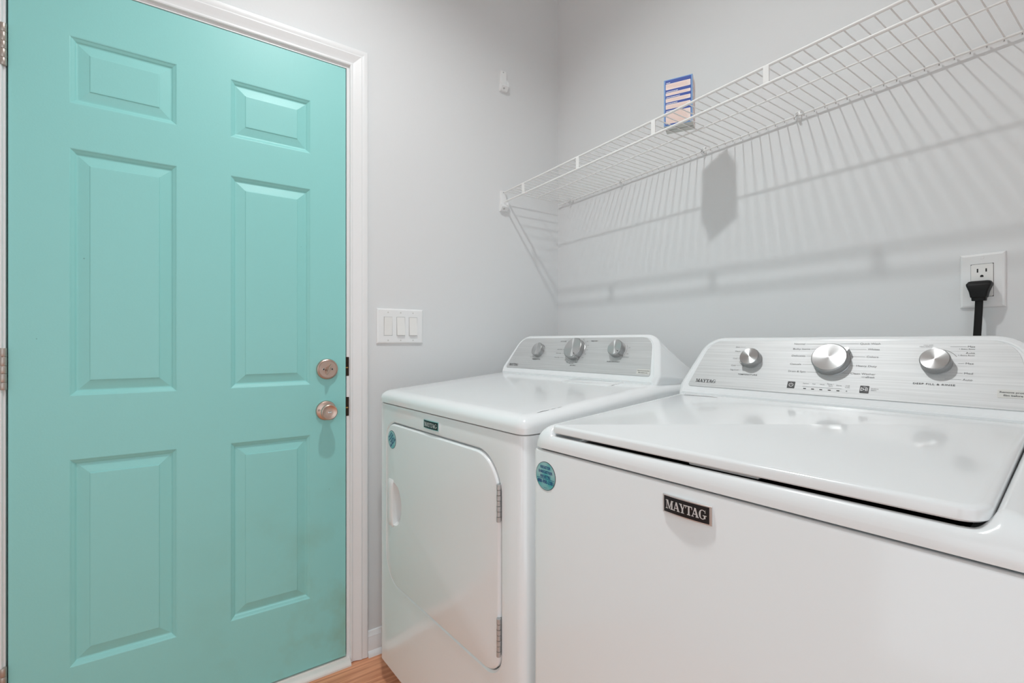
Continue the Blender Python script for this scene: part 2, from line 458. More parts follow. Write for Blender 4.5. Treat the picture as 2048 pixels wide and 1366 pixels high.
bm = BM(); box(bm, (-0.12, DY0 - 0.0045, DZ1 + 0.003), (0.0005, DY1 + 0.003, OZ1)); box(bm, (-0.085, DY0, DZ1 - 0.012), (-0.0475, DY1, DZ1 + 0.004))
obj('head_jamb', bm, TRIM, tr)
bm = BM()
loft(bm, [[(x, y, z) for x, z in ((-0.12, 0), (0.027, 0), (0.0265, 0.005), (0.021, 0.0115), (0.012, 0.0150), (0.003, 0.0170), (0.002, 0.0205), (-0.01, 0.0210), (-0.12, 0.0215))] for y in (DY0 - 0.004, ci1 - 0.0005)])
obj('threshold', bm, mat('threshold_paint', (0.80, 0.76, 0.72, 1), 0.4, var=0.05, vscale=25), tr, smooth=30)
for z0, z1 in ((0.990, 1.055), (0.852, 0.917)):
    bm = BM(); box(bm, (-0.034, -0.9490, z0), (0.0022, -0.9390, z1), 0.0012, 1)
    sp = obj('strike_plate', bm, STRIKE, tr)
    bm = BM(); zc = (z0 + z1) / 2 - 0.004; box(bm, (-0.01, -0.9497, zc - 0.002), (0.0030, -0.9425, zc + 0.002), 0.0006, 1); obj('latch_bolt', bm, mat('brass_latch', lin(190, 150, 90), 0.35, metal=1, var=0.05), sp)

# ------------------------------------------------------------------ the six-panel door
door = root('door_1', 'teal painted six-panel door with satin nickel knob and deadbolt', 'door')
PY = ((-1.651, -1.423), (-1.291, -1.063)); PZ = ((0.257, 0.799), (0.965, 1.613), (1.730, 1.906))
ys = [DY0, PY[0][0], PY[0][1], PY[1][0], PY[1][1], DY1]; zs = [DZ0, PZ[0][0], PZ[0][1], PZ[1][0], PZ[1][1], PZ[2][0], PZ[2][1], DZ1]
bm = BM(); gv = {(i, j): bm.verts.new((0, y, z)) for i, y in enumerate(ys) for j, z in enumerate(zs)}
for i in range(5):
    for j in range(7):
        if i in (1, 3) and j in (1, 3, 5): continue
        bm.faces.new((gv[i, j], gv[i + 1, j], gv[i + 1, j + 1], gv[i, j + 1]))
box(bm, (-0.045, DY0, DZ0), (-0.0135, DY1, DZ1))
for (a, b) in (((DY0, DZ0), (DY0, DZ1)), ((DY0, DZ1), (DY1, DZ1)), ((DY1, DZ1), (DY1, DZ0)), ((DY1, DZ0), (DY0, DZ0))):
    bm.faces.new([bm.verts.new(p) for p in ((0, a[0], a[1]), (0, b[0], b[1]), (-0.02, b[0], b[1]), (-0.02, a[0], a[1]))])
bmesh.ops.remove_doubles(bm, verts=bm.verts[:], dist=1e-5)
bmesh.ops.recalc_face_normals(bm, faces=bm.faces[:])
obj('slab', bm, TEAL, door)
pprof = [(0, 0), (0.002, -0.0008), (0.004, -0.0026), (0.0095, -0.0058), (0.0125, -0.0088), (0.0145, -0.0094), (0.0165, -0.0092), (0.0395, -0.0032), (0.0405, -0.0014), (0.0425, -0.0010)]
for (y0, y1) in PY:
    for (z0, z1) in PZ:
        bm = BM(); rr = []
        for d, h in pprof:
            rr.append([bm.verts.new((h, yy, zz)) for yy, zz in ((y0 + d, z0 + d), (y1 - d, z0 + d), (y1 - d, z1 - d), (y0 + d, z1 - d))])
        for a, b in zip(rr, rr[1:]):
            for q in range(4): bm.faces.new((a[q], a[(q + 1) % 4], b[(q + 1) % 4], b[q]))
        bm.faces.new(rr[-1])
        bmesh.ops.recalc_face_normals(bm, faces=bm.faces[:])
        for f in bm.faces:
            if f.normal.x < 0: f.normal_flip()
        obj('panel', bm, TEAL, door)
# hinges
for zc in (1.836, 1.040, 0.256):
    bm = BM()
    box(bm, (-0.006, DY0 - 0.0125, zc - 0.051), (0.0012, DY0 - 0.0045, zc + 0.051))
    h = obj('hinge', bm, HINGE, door)
    edges = [-0.0515, -0.033, -0.0115, 0.0075, 0.030, 0.0515]
    for a, b in zip(edges, edges[1:]):
        bm = BM(); lathe(bm, [(0, a + 0.0003), (0.0062, a + 0.0003), (0.0066, a + 0.001), (0.0066, b - 0.001), (0.0062, b - 0.0003), (0, b - 0.0003)], 20, Matrix.Translation((0.0058, DY0 - 0.0075, zc)))
        obj('knuckle', bm, HINGE, h, smooth=40)
# deadbolt
AX = Matrix(((0, 0, 1, 0), (1, 0, 0, 0), (0, 1, 0, 0), (0, 0, 0, 1)))     # local z -> +X (out of the door), x -> Y, y -> Z
def on_door(y, z): return Matrix.Translation((0, y, z)) @ AX
bm = BM(); lathe(bm, [(0, 0), (0.0345, 0), (0.0345, 0.006), (0.0330, 0.0105), (0.0300, 0.0125), (0.0295, 0.0115), (0.0285, 0.0115), (0.0278, 0.0128), (0, 0.0132)], 56, on_door(-1.0115, 1.0155))
dbt = obj('deadbolt', bm, NICKEL, door, smooth=35)
bm = BM()
Mt = on_door(-1.0115, 1.0155) @ Matrix.Rotation(R(-14), 4, 'Z')
rings = []
for h, sx, sy in ((0.012, 0.0085, 0.010), (0.018, 0.0050, 0.0170), (0.029, 0.0036, 0.0190), (0.0325, 0.0020, 0.0165)):
    rings.append([Mt @ Vector((sx * math.cos(2 * math.pi * q / 20) + 0.003 * math.sin(2 * math.pi * q / 20) * abs(math.sin(2 * math.pi * q / 20)), sy * math.sin(2 * math.pi * q / 20), h)) for q in range(20)])
loft(bm, rings); obj('thumb_turn', bm, NICKEL, dbt, smooth=40)
for dy in (-0.0135, 0.0135):
    bm = BM(); lathe(bm, [(0.0048, 0.0125), (0.0046, 0.0150), (0.0026, 0.0154), (0.0020, 0.0140), (0, 0.0138)], 16, on_door(-1.0115 + dy, 1.0155)); sc = obj('screw', bm, HINGE, dbt, smooth=35)
    bm = BM(); lathe(bm, [(0.0022, 0.0142), (0.0020, 0.0146), (0, 0.0146)], 12, on_door(-1.0115 + dy, 1.0155)); obj('screw_socket', bm, DARK, dbt)
# knob
ky, kz = -1.0150, 0.8765
bm = BM(); lathe(bm, [(0, 0), (0.0325, 0), (0.0328, 0.003), (0.0310, 0.0075), (0.0260, 0.0105), (0.0170, 0.0125), (0.0135, 0.014), (0.0125, 0.020), (0.0128, 0.026), (0.0175, 0.031), (0.0225, 0.036), (0.0252, 0.043), (0.0258, 0.050), (0.0248, 0.0545), (0.0225, 0.0560), (0.0205, 0.0552), (0.0175, 0.0535), (0.0100, 0.0525), (0, 0.0522)], 56, on_door(ky, kz))
kn = obj('door_knob', bm, NICKEL, door, smooth=35)
bm = BM(); box(bm, (0.051, ky - 0.0058, kz - 0.0030), (0.0595, ky + 0.0058, kz + 0.0030), 0.0014, 2); obj('lock_button', bm, CHROME, kn)
bm = BM(); lathe(bm, [(0.0042, 0.0), (0.0042, 0.0125), (0.0030, 0.0130), (0.0014, 0.0120), (0, 0.0120)], 16, on_door(ky - 0.0240, kz + 0.003)); obj('screw', bm, HINGE, kn, smooth=35)

# ================================================================== WALL PLATES
sw = thing('light_switch', 'white triple rocker light switch plate beside the door casing', 'light switch', (0, -0.755, 1.1645))
def plate(bm, hw, hh, th, ax, slope=0.006):
    """bevelled plate in the local wall plane; ax(u,v,d) -> 3d"""
    rings = [[ax(u * (hw - i), v * (hh - i), d) for u, v in ((-1, -1), (1, -1), (1, 1), (-1, 1))] for i, d in ((0, 0), (0, th * 0.35), (slope * 0.35, th * 0.8), (slope, th))]
    return rings
axl = lambda u, v, d: (d, u, v)
bm = BM(); loft(bm, plate(bm, 0.0885, 0.0635, 0.0068, axl)); obj('plate', bm, PLASTIC, sw)
for i, dy in enumerate((-0.0470, 0.0005, 0.0480)):
    bm = BM(); box(bm, (0.0060, dy - 0.0178, -0.0350), (0.0075, dy + 0.0178, 0.0350), 0.0006, 1)
    fr = obj('rocker_frame', bm, PLASTIC, sw)
    up = (i == 0)       # first rocker pressed the other way
    lo, hi = (0.0078, 0.0105) if up else (0.0128, 0.0078)
    bm = BM()
    prof = [(-0.0328, lo), (0.0, 0.0098 if not up else 0.0085), (0.0328, hi)]
    loft(bm, [[(0.006, dy + s * 0.0150, z) for z, d in prof] + [(d, dy + s * 0.0150, z) for z, d in reversed(prof)] for s in (-1, 1)])
    obj('rocker', bm, ROCKER, sw)
    bm = BM(); box(bm, (0.0070, dy - 0.0160, -0.0338), (0.0077, dy + 0.0160, 0.0338)); obj('rocker_gap', bm, mat('gap_grey', (0.33, 0.33, 0.33, 1), 0.6, var=0.02), sw)
    for dz in (-0.0515, 0.0495):
        bm = BM(); lathe(bm, [(0.0026, 0.0065), (0.0024, 0.0076), (0, 0.0078)], 14, Matrix.Translation((0, dy, dz)) @ AX); obj('screw', bm, mat('painted_screw', (0.62, 0.62, 0.6, 1), 0.4, var=0.02), sw, smooth=40)

out = thing('wall_outlet', 'white duplex outlet plate on the wall above the washer', 'outlet', (1.399, 0, 1.2365))
axb = lambda u, v, d: (u, -d, v)
AXB = Matrix(((1, 0, 0, 0), (0, 0, -1, 0), (0, 1, 0, 0), (0, 0, 0, 1)))    # local z -> -Y
bm = BM(); loft(bm, plate(bm, 0.0350, 0.0575, 0.0065, axb, 0.005)); obj('plate', bm, PLASTIC, out)
bm = BM(); box(bm, (-0.0175, -0.0068, -0.0350), (0.0175, -0.0060, 0.0350)); obj('seam', bm, DARK, out)
bm = BM(); loft(bm, [[axb(p.x, p.y, d) for p in inset(rpoly([(-0.0170, -0.0343), (0.0170, -0.0343), (0.0170, 0.0343), (-0.0170, 0.0343)], 0.0025, 4), i)] for d, i in ((0.006, 0), (0.0080, 0), (0.0085, 0.0006))])
rec = obj('receptacle', bm, ROCKER, out)
for zc in (0.0175, -0.0175):
    for dx, hh in ((-0.0066, 0.0040), (0.0066, 0.0034)):
        bm = BM(); box(bm, (dx - 0.0011, -0.0088, zc + 0.0035 - hh), (dx + 0.0011, -0.0082, zc + 0.0035 + hh)); obj('slot', bm, DARK, rec)
    bm = BM(); loft(bm, [[axb(0.0 + p[0], zc - 0.0085 + p[1], d) for p in [(0.0026 * math.cos(R(a)), 0.0026 * math.sin(R(a))) for a in range(0, 181, 20)] + [(-0.0026, -0.0022), (0.0026, -0.0022)]] for d in (0.0082, 0.0088)]); obj('ground_hole', bm, DARK, rec)
for dz in (0.0475, -0.0475):
    bm = BM(); lathe(bm, [(0.0033, 0.006), (0.0031, 0.0070), (0.0015, 0.0073), (0, 0.0073)], 16, Matrix.Translation((0, 0, dz)) @ AXB); obj('screw', bm, PLASTIC, out, smooth=40)

cord = thing('power_cord', 'black appliance power cord plugged into the wall outlet', 'power cord', (1.398, -0.0095, 1.2365))
def plug_ring(z, hw, d0, d1): return [(p.x, -p.y, z) for p in rpoly([(-hw, d0), (hw, d0), (hw, d1), (-hw, d1)], min(0.004, (d1 - d0) * 0.3), 4)]
bm = BM(); loft(bm, [plug_ring(*r) for r in ((-0.0020, 0.0135, 0.0, 0.014), (-0.0030, 0.0165, 0.0, 0.019), (-0.0085, 0.0195, 0.0, 0.024), (-0.0120, 0.0190, 0.0, 0.026), (-0.0250, 0.0145, 0.002, 0.0265), (-0.0370, 0.0125, 0.004, 0.0255), (-0.0375, 0.0112, 0.006, 0.0245), (-0.0440, 0.0108, 0.007, 0.0240))])
obj('plug', bm, BLACKRUB, cord, smooth=45)
bm = BM(); rg = []
for z, dx, d in ((-0.0435, 0, 0.0155), (-0.07, -0.0008, 0.0158), (-0.11, -0.0025, 0.0165), (-0.15, -0.0045, 0.018), (-0.22, -0.008, 0.020), (-0.40, -0.014, 0.022), (-0.60, -0.02, 0.022)):
    rg.append([(dx + p.x, -d - p.y, z) for p in rpoly([(-0.0062, -0.0035), (0.0062, -0.0035), (0.0062, 0.0035), (-0.0062, 0.0035)], 0.0025, 4)])
loft(bm, rg); obj('cord', bm, BLACKRUB, cord, smooth=50)

# ================================================================== WIRE SHELF
SZ = 1.733; SX0, SX1 = 0.016, RX - 0.016
sh = thing('wire_shelf', 'white vinyl coated wire shelf running along the wall above the appliances', 'wire shelf', (0, 0, 0))
def rail(name, y, z, r, x0=SX0, x1=SX1):
    bm = BM(); tube(bm, [(x0, y, z), (x1, y, z)], r, 12); return obj(name, bm, WIRE, sh, smooth=50)
rail('front_rail', -0.3030, SZ + 0.003, 0.0034)
rail('lip_rail', -0.3050, SZ - 0.0385, 0.0034)
rail('centre_rail', -0.1600, SZ - 0.0035, 0.0021, 0.045)
rail('back_rail', -0.0120, SZ - 0.0045, 0.0026)
bm = BM(); tube(bm, [(0, -0.0085, SZ - 0.0095), (0, -0.0075, SZ - 0.001), (0, -0.0120, SZ + 0.0005), (0, -0.2960, SZ + 0.0005), (0, -0.3035, SZ + 0.001)], 0.00145, 6)
wp = None; x = 0.035
while x < SX1 - 0.01:
    if wp is None:
        wp = obj('deck_wire', bm, WIRE, sh, smooth=60); wp.location = (x, 0, 0)
    else: link_copy(wp, 'deck_wire', sh, (x, 0, 0))
    x += 0.0254
bm = BM(); box(bm, (-0.0070, -0.3066, SZ - 0.0385), (0.0070, -0.3022, SZ + 0.003), 0.0012, 2)
tp = None
for x in (0.150, 0.467, 0.784, 1.101, 1.418, 1.735, 2.052, 2.369):
    if tp is None:
        tp = obj('lip_strap', bm, WIRE, sh); tp.location = (x, 0, 0)
    else: link_copy(tp, 'lip_strap', sh, (x, 0, 0))
cp = None
for x in (0.100, 0.393, 0.746, 1.036, 1.50, 1.82, 2.14):
    if cp is None:
        bm = BM()
        box(bm, (-0.006, -0.004, SZ - 0.016), (0.006, 0.0, SZ + 0.012), 0.001, 1)
        tube(bm, [(0.0, -0.0042, SZ - 0.012), (0.0, -0.014, SZ - 0.0125), (0.0, -0.019, SZ - 0.008), (0.0, -0.0175, SZ - 0.0005)], 0.0032, 8)
        tube(bm, [(-0.005, -0.003, SZ + 0.006), (-0.005, -0.008, SZ + 0.008)], 0.0022, 8)
        tube(bm, [(0.005, -0.003, SZ + 0.006), (0.005, -0.008, SZ + 0.008)], 0.0022, 8)
        cp = obj('wall_clip', bm, PLASTIC, sh, smooth=50); cp.location = (x, 0, 0)
    else: link_copy(cp, 'wall_clip', sh, (x, 0, 0))
def bracket_meshes():
    p = BM(); box(p, (0, -0.0145, -0.030), (0.011, 0.0145, 0.038), 0.0015, 2)
    l = BM()   # sloping ledge with a lobe underneath
    prof = [(0, -0.047), (0.012, -0.046), (0.016, -0.040), (0.024, -0.031), (0.023, -0.022), (0.012, -0.018), (0, -0.018)]
    loft(l, [[(d, y, z) for d, z in prof] for y in (-0.0155, 0.0175)])
    n = BM(); box(n, (0.0, 0.014, -0.026), (0.020, 0.0215, -0.008), 0.0012, 1); box(n, (0.0, 0.0145, -0.008), (0.012, 0.019, 0.002), 0.001, 1)
    s = BM(); lathe(s, [(0.0048, 0.012), (0.0045, 0.0185), (0.0022, 0.0195), (0, 0.0192)], 14, Matrix.Translation((0, -0.003, -0.037)) @ AX)
    s2 = BM(); lathe(s2, [(0.0026, 0.010), (0.0024, 0.0118), (0, 0.012)], 12, Matrix.Translation((0, -0.002, 0.031)) @ AX)
    return p, l, n, s, s2
eb = None
p_, l_, n_, s_, s2_ = bracket_meshes()
eb = obj('end_bracket', p_, PLASTIC, sh); eb.location = (0, -0.3045, 1.704)
obj('ledge', l_, PLASTIC, eb, smooth=35); obj('hook', n_, PLASTIC, eb); obj('screw', s_, GREYSCREW, eb, smooth=40); obj('screw', s2_, GREYSCREW, eb, smooth=40)
bk = thing('shelf_bracket', 'empty white plastic shelf bracket on the left wall above the wire shelf', 'bracket', (0, -0.3050, 2.209))
p_, l_, n_, s_, s2_ = bracket_meshes()
obj('plate', p_, PLASTIC, bk); obj('ledge', l_, PLASTIC, bk, smooth=35); obj('hook', n_, PLASTIC, bk); obj('screw', s_, GREYSCREW, bk, smooth=40); obj('screw', s2_, GREYSCREW, bk, smooth=40)

# ------------------------------------------------------------------ carton on the shelf
BW, BD, BH = 0.0800, 0.056, 0.136
cb = thing('carton', 'small blue and cream cardboard carton standing on the wire shelf', 'box', (0.775, -0.247, SZ + 0.0022), math.atan2(0.037, 0.070))
CB_BLUE = mat('carton_blue', lin(52, 78, 160), 0.5, var=0.03); CB_CREAM = mat('carton_cream', lin(244, 228, 222), 0.55, var=0.04, vscale=60)
CB_GREY = mat('carton_board', lin(205, 208, 204), 0.7, var=0.04, vscale=40); CB_LBLUE = mat('carton_light_blue', lin(122, 160, 205), 0.5, var=0.04)
CB_WHITE = mat('carton_white_print', lin(235), 0.5, var=0.02); CB_TEXT = mat('carton_peach_print', lin(232, 200, 186), 0.55, var=0.06, vscale=50)
bm = BM(); box(bm, (0, 0, 0), (BW, BD, BH), 0.0012, 2)
for f in bm.faces:
    n = f.normal
    f.material_index = 0 if n.y < -0.5 else (1 if n.x > 0.5 or n.x < -0.5 or n.y > .5 else 2)
obj('body', bm, None, cb, mats=[CB_LBLUE, CB_CREAM, CB_GREY])
fr3 = lambda x, t, h: (x, -h, t)
ink = Ink(); ink.rect(0.0045, 0.003, BW - 0.0045, BH - 0.003); fp = ink.build('front_print', CB_BLUE, cb, fr3, 0.0003)
rows = [(0.1055, 0.1225), (0.0880, 0.0968), (0.0690, 0.0803), (0.0488, 0.0622), (0.0060, 0.0412)]
for z0, z1 in rows:
    bm = BM(); bm.faces.new([bm.verts.new(fr3(p.x, p.y, 0.0005)) for p in rpoly([(0.006, z0), (BW - 0.006, z0), (BW - 0.006, z1), (0.006, z1)], 0.0016, 3)])
    obj('text_panel', bm, CB_CREAM, cb)
ink = Ink()
for z0, z1 in rows:
    t = z1 - 0.0028
    while t > z0 + 0.001:
        ink.rect(0.008, t, BW - 0.008 - random.random() * 0.012, t + 0.0007); t -= 0.0019
ink.build('small_print', CB_TEXT, cb, fr3, 0.0007)
ink = Ink()
for (z0, z1), L_ in zip(rows, (0.018, 0.040, 0.044, 0.038, 0.044)):
    x = 0.0075; ink = Ink()
    while x < L_:
        d = 0.0016 + random.random() * 0.0014; ink.rect(x, z1 + 0.0016, x + d, z1 + 0.0036); x += d + 0.0006
    ink.build('heading_bar', CB_WHITE, cb, fr3, 0.0006)
sd3 = lambda x, t, h: (BW + h, x, t)
ink = Ink()
for t in (0.02, 0.045, 0.07, 0.095, 0.115): ink.quad((0.004, t), (BD - 0.004, t - 0.010), (BD - 0.004, t - 0.006), (0.004, t + 0.006))
ink.build('side_print', mat('carton_side_print', lin(196, 168, 178), 0.55, var=0.06), cb, sd3, 0.0004)
bm = BM(); box(bm, (0.002, BD * 0.5 - 0.0004, -0.0006), (BW - 0.002, BD * 0.5 + 0.0004, 0.0002)); obj('flap_seam', bm, mat('seam_shadow', lin(90), 0.7, var=0.05), cb)

# ================================================================== APPLIANCES
TH = R(4.49)
Xv = Vector((math.cos(TH), math.sin(TH), 0)); Yv = Vector((-math.sin(TH), math.cos(TH), 0))

def top_field(bm, W, D, T, RH, RV, zskirt, recess=None, xs_extra=(), ys_extra=(), pn=3.0):
    """moulded top panel: height field with rounded front and side edges"""
    def dens(R_, L): return [R_ * (1 - math.cos(math.pi / 2 * k / 10)) for k in range(11)]
    e = dens(RH, W)
    xs = sorted(set([round(v, 5) for v in e + [W - v for v in e] + list(xs_extra) + [W * k / 12 for k in range(2, 11)]]))
    ys = sorted(set([round(v, 5) for v in e + list(ys_extra) + [D * k / 12 for k in range(1, 13)]]))
    V = {}
    for i, x in enumerate(xs):
        for j, y in enumerate(ys):
            X_, Y_ = x, y
            ax = max(0, RH - x, x - (W - RH)); ay = max(0, RH - y)
            d = (ax ** pn + ay ** pn) ** (1 / pn)
            if d > RH:
                sc = RH / d
                if x < RH: X_ = RH - ax * sc
                elif x > W - RH: X_ = W - RH + ax * sc
                Y_ = RH - ay * sc if y < RH else y
                d = RH
            drop = RV * (1 - math.sqrt(max(0, 1 - (d / RH) ** 2)))
            z = T(y) - drop
            if recess: z = recess(X_, Y_, z)
            V[i, j] = bm.verts.new((X_, Y_, z))
    for i in range(len(xs) - 1):
        for j in range(len(ys) - 1):
            bm.faces.new((V[i, j], V[i + 1, j], V[i + 1, j + 1], V[i, j + 1]))
    # skirt
    loop = [V[i, 0] for i in range(len(xs))] + [V[len(xs) - 1, j] for j in range(1, len(ys))] + [V[i, len(ys) - 1] for i in range(len(xs) - 2, -1, -1)] + [V[0, j] for j in range(len(ys) - 2, 0, -1)]
    low = [bm.verts.new((v.co.x, v.co.y, zskirt)) for v in loop]
    cx, cy = W / 2, D / 2
    inn = [bm.verts.new((v.co.x + (0.006 if v.co.x < cx else -0.006), v.co.y + (0.006 if v.co.y < cy else -0.006), zskirt - 0.002)) for v in loop]
    n = len(loop)
    for k in range(n):
        bm.faces.new((loop[k], low[k], low[(k + 1) % n], loop[(k + 1) % n]))
        bm.faces.new((low[k], inn[k], inn[(k + 1) % n], low[(k + 1) % n]))
    bmesh.ops.remove_doubles(bm, verts=bm.verts[:], dist=2e-5)
    bmesh.ops.recalc_face_normals(bm, faces=bm.faces[:])

def cabinet(bm, W, D, z0, z1, rc, hole=None, hd=0.014):
    """cabinet shell: rounded front corners, rounded top edge, optional recessed hole in the front"""
    def plan(i): return [(p.x, p.y) for p in rpoly([(i, i), (W - i, i), (W - i, D - i), (i, D - i)], [max(0.001, rc - i), max(0.001, rc - i), 0.004, 0.004], 6)]
    P0 = plan(0); n = len(P0)
    # order: corner0 arc (7), corner1 arc (7) ... ; the front flat is the edge between index 6 and 7
    rings = [[bm.verts.new((x, y, z)) for x, y in plan(i)] for i, z in ((0, z0), (0, z1 - 0.005), (0.0015, z1 - 0.0015), (0.005, z1))]
    for ri, (a, b) in enumerate(zip(rings, rings[1:])):
        for k in range(n):
            if ri == 0 and k == 6 and hole: continue
            bm.faces.new((a[k], a[(k + 1) % n], b[(k + 1) % n], b[k]))
    bm.faces.new(rings[-1]); bm.faces.new(list(reversed(rings[0])))
    if hole:
        x0, x1 = P0[6][0], P0[7][0]
        fill_holes(bm, [[(x0, 0, z0), (x1, 0, z0), (x1, 0, z1 - 0.005), (x0, 0, z1 - 0.005)], [(p.x, 0, p.y) for p in hole]])
        hin = inset(hole, 0.0045)
        lp = [[bm.verts.new((p.x, 0, p.y)) for p in hole], [bm.verts.new((p.x, 0.0045, p.y)) for p in hin], [bm.verts.new((p.x, hd, p.y)) for p in hin]]
        m = len(hole)
        for a, b in zip(lp, lp[1:]):
            for k in range(m): bm.faces.new((a[k], a[(k + 1) % m], b[(k + 1) % m], b[k]))
        bm.faces.new(lp[-1])
        bmesh.ops.remove_doubles(bm, verts=bm.verts[:], dist=1e-5)
    bmesh.ops.recalc_face_normals(bm, faces=bm.faces[:])

class FaceFrame:
    """console face plane: b=(y,z) of the lower line, t=(y,z) of the upper line"""
    def __init__(s, b, t):
        d = Vector((0, t[0] - b[0], t[1] - b[1])); s.L = d.length; s.d = d.normalized(); s.n = Vector((0, -s.d.z, s.d.y)); s.o = Vector((0, b[0], b[1]))
    def __call__(s, x, t, h=0): return s.o + Vector((x, 0, 0)) + s.d * t + s.n * h
    def mat(s, x, t, h=0):
        M = Matrix.Identity(4); p = s(x, t, h)
        for i in range(3): M[i][0] = (1, 0, 0)[i]; M[i][1] = s.d[i]; M[i][2] = s.n[i]; M[i][3] = p[i]
        return M

def console(parent, F, W, D, zb, panel_mat):
    """moulded control console: rounded trapezoid face, sloping back"""
    mrg = 0.012
    base = -0.019           # white strip below the brushed panel
    out = rpoly([(0.028, base), (W - 0.028, base), (W - 0.024, 0.004), (W - 0.066, F.L + 0.004), (0.066, F.L + 0.004), (0.024, 0.004)], [0.004, 0.004, 0.02, 0.050, 0.050, 0.02], 8)
    def ring(i, h, sx=0): return [F(p.x, p.y, h) for p in inset(out, i)]
    # rear outline, standing on the cabinet back
    rear = []
    top = F.L
    for p in inset(out, -mrg):
        q = F(p.x, p.y, -0.012)
        f_ = max(0.0, min(1.0, (p.y - base) / (top - base)))
        rear.append(Vector((0.010 + (q.x - W / 2) * 1.0 + W / 2 - 0.010, D - 0.002, zb - 0.006 + f_ * 0.055)))
    rings = [ring(0.0055, 0.0), ring(0.004, 0.0012), ring(0.0015, 0.0012), ring(0.0, 0.0002), ring(-0.004, -0.002), ring(-0.009, -0.0055), ring(-0.0115, -0.009), ring(-mrg, -0.012), rear]
    bm = BM(); loft(bm, rings)
    for v in bm.verts:
        if v.co.z < zb - 0.012: v.co.z = zb - 0.012
    c = obj('console', bm, ENAMEL, parent, smooth=32)
    # foot strip where the console meets the top
    pin = rpoly([(0.040, 0.0), (W - 0.040, 0.0), (W - 0.0725, F.L), (0.0725, F.L)], [0.006, 0.006, 0.045, 0.045], 8)
    bm = BM(); loft(bm, [[F(p.x, p.y, h) for p in inset(pin, i)] for h, i in ((0.0, 0.0), (0.0016, 0.0), (0.0019, 0.0004))], cap0=False)
    cpn = obj('control_panel', bm, panel_mat, parent)
    return c, cpn

def knob(parent, F, x, t, r, h, ptr=None, mark=False, ribs=True):
    M = F.mat(x, t, 0.0019)
    e = obj('knob', (lambda bm: (lathe(bm, [(0, 0), (r * 1.045, 0), (r * 1.05, 0.0015), (r * 1.02, 0.002), (r * 1.01, h - 0.0025), (r * 0.985, h - 0.0008), (r * 0.95, h - 0.0002), (r * 0.95, h - 0.0006), (0, h - 0.0006)], 96, None, (lambda i, k: (0.00035 if (k % 2 and i in (3, 4)) else 0)) if ribs else None), bm)[1])(BM()), KNOBSIDE, parent, smooth=40)
    e.matrix_local = M
    bm = BM(); lathe(bm, [(r * 0.948, h - 0.0006), (r * 0.94, h + 0.0002), (0, h + 0.0003)], 96); obj('cap', bm, SPUN, e, smooth=30)
    if ptr is not None:
        bm = BM()
        a = R(ptr); ca, sa = math.cos(a), math.sin(a)
        def P(u, v, z): return Vector((u * ca - v * sa, u * sa + v * ca, z))
        loft(bm, [[P(r * 0.90, -0.0055, z), P(r * 1.02, -0.0050, z), P(r * 1.19, -0.0018, z), P(r * 1.19, 0.0018, z), P(r * 1.02, 0.0050, z), P(r * 0.90, 0.0055, z)] for z in (0.0005, h - 0.0035)])
        obj('pointer', bm, KNOBSIDE, e)
        if mark:
            bm = BM(); loft(bm, [[P(r * 0.66, -0.0009, z), P(r * 0.90, -0.0009, z), P(r * 0.90, 0.0009, z), P(r * 0.66, 0.0009, z)] for z in (h, h + 0.0006)]); obj('mark', bm, BLACKGLOSS, e)
    return e

def badge(parent, x0, x1, z0, z1, y=0.0):
    g = lambda x, t, h: (x, y - h, t)
    bm = BM(); mid = (x0 + x1) / 2
    # gently bowed chrome frame
    n = 10; rows_ = []
    for k in range(n + 1):
        x = x0 - 0.0022 + (x1 - x0 + 0.0058) * k / n
        bow = 0.0050 - 0.0022 * ((x - mid) / ((x1 - x0) / 2)) ** 2
        rows_.append([g(x, z0 - 0.0022, 0), g(x, z0 - 0.0022, bow - 0.0008), g(x, z0 - 0.0014, bow), g(x, z1 + 0.0014, bow), g(x, z1 + 0.0022, bow - 0.0008), g(x, z1 + 0.0022, 0)])
    loft(bm, rows_); b = obj('badge', bm, CHROME, parent, smooth=35)
    bow = lambda x: 0.0052 - 0.0022 * ((x - mid) / ((x1 - x0) / 2)) ** 2
    bm = BM(); rows_ = []
    for k in range(n + 1):
        x = x0 + (x1 - x0) * k / n; rows_.append([bm.verts.new(g(x, z0, bow(x))), bm.verts.new(g(x, z1, bow(x)))])
    for a, c in zip(rows_, rows_[1:]): bm.faces.new((a[0], c[0], c[1], a[1]))
    obj('badge_face', bm, BLACKGLOSS, b)
    ink = Ink(); hh = (z1 - z0); wordmark(ink, x0 + 0.0035, x1 - 0.0035, z0 + hh * 0.22, hh * 0.56)
    ink.build('lettering', LETTERSILVER, b, lambda x, t, h: g(x, t, bow(x) + h), 0.0003)

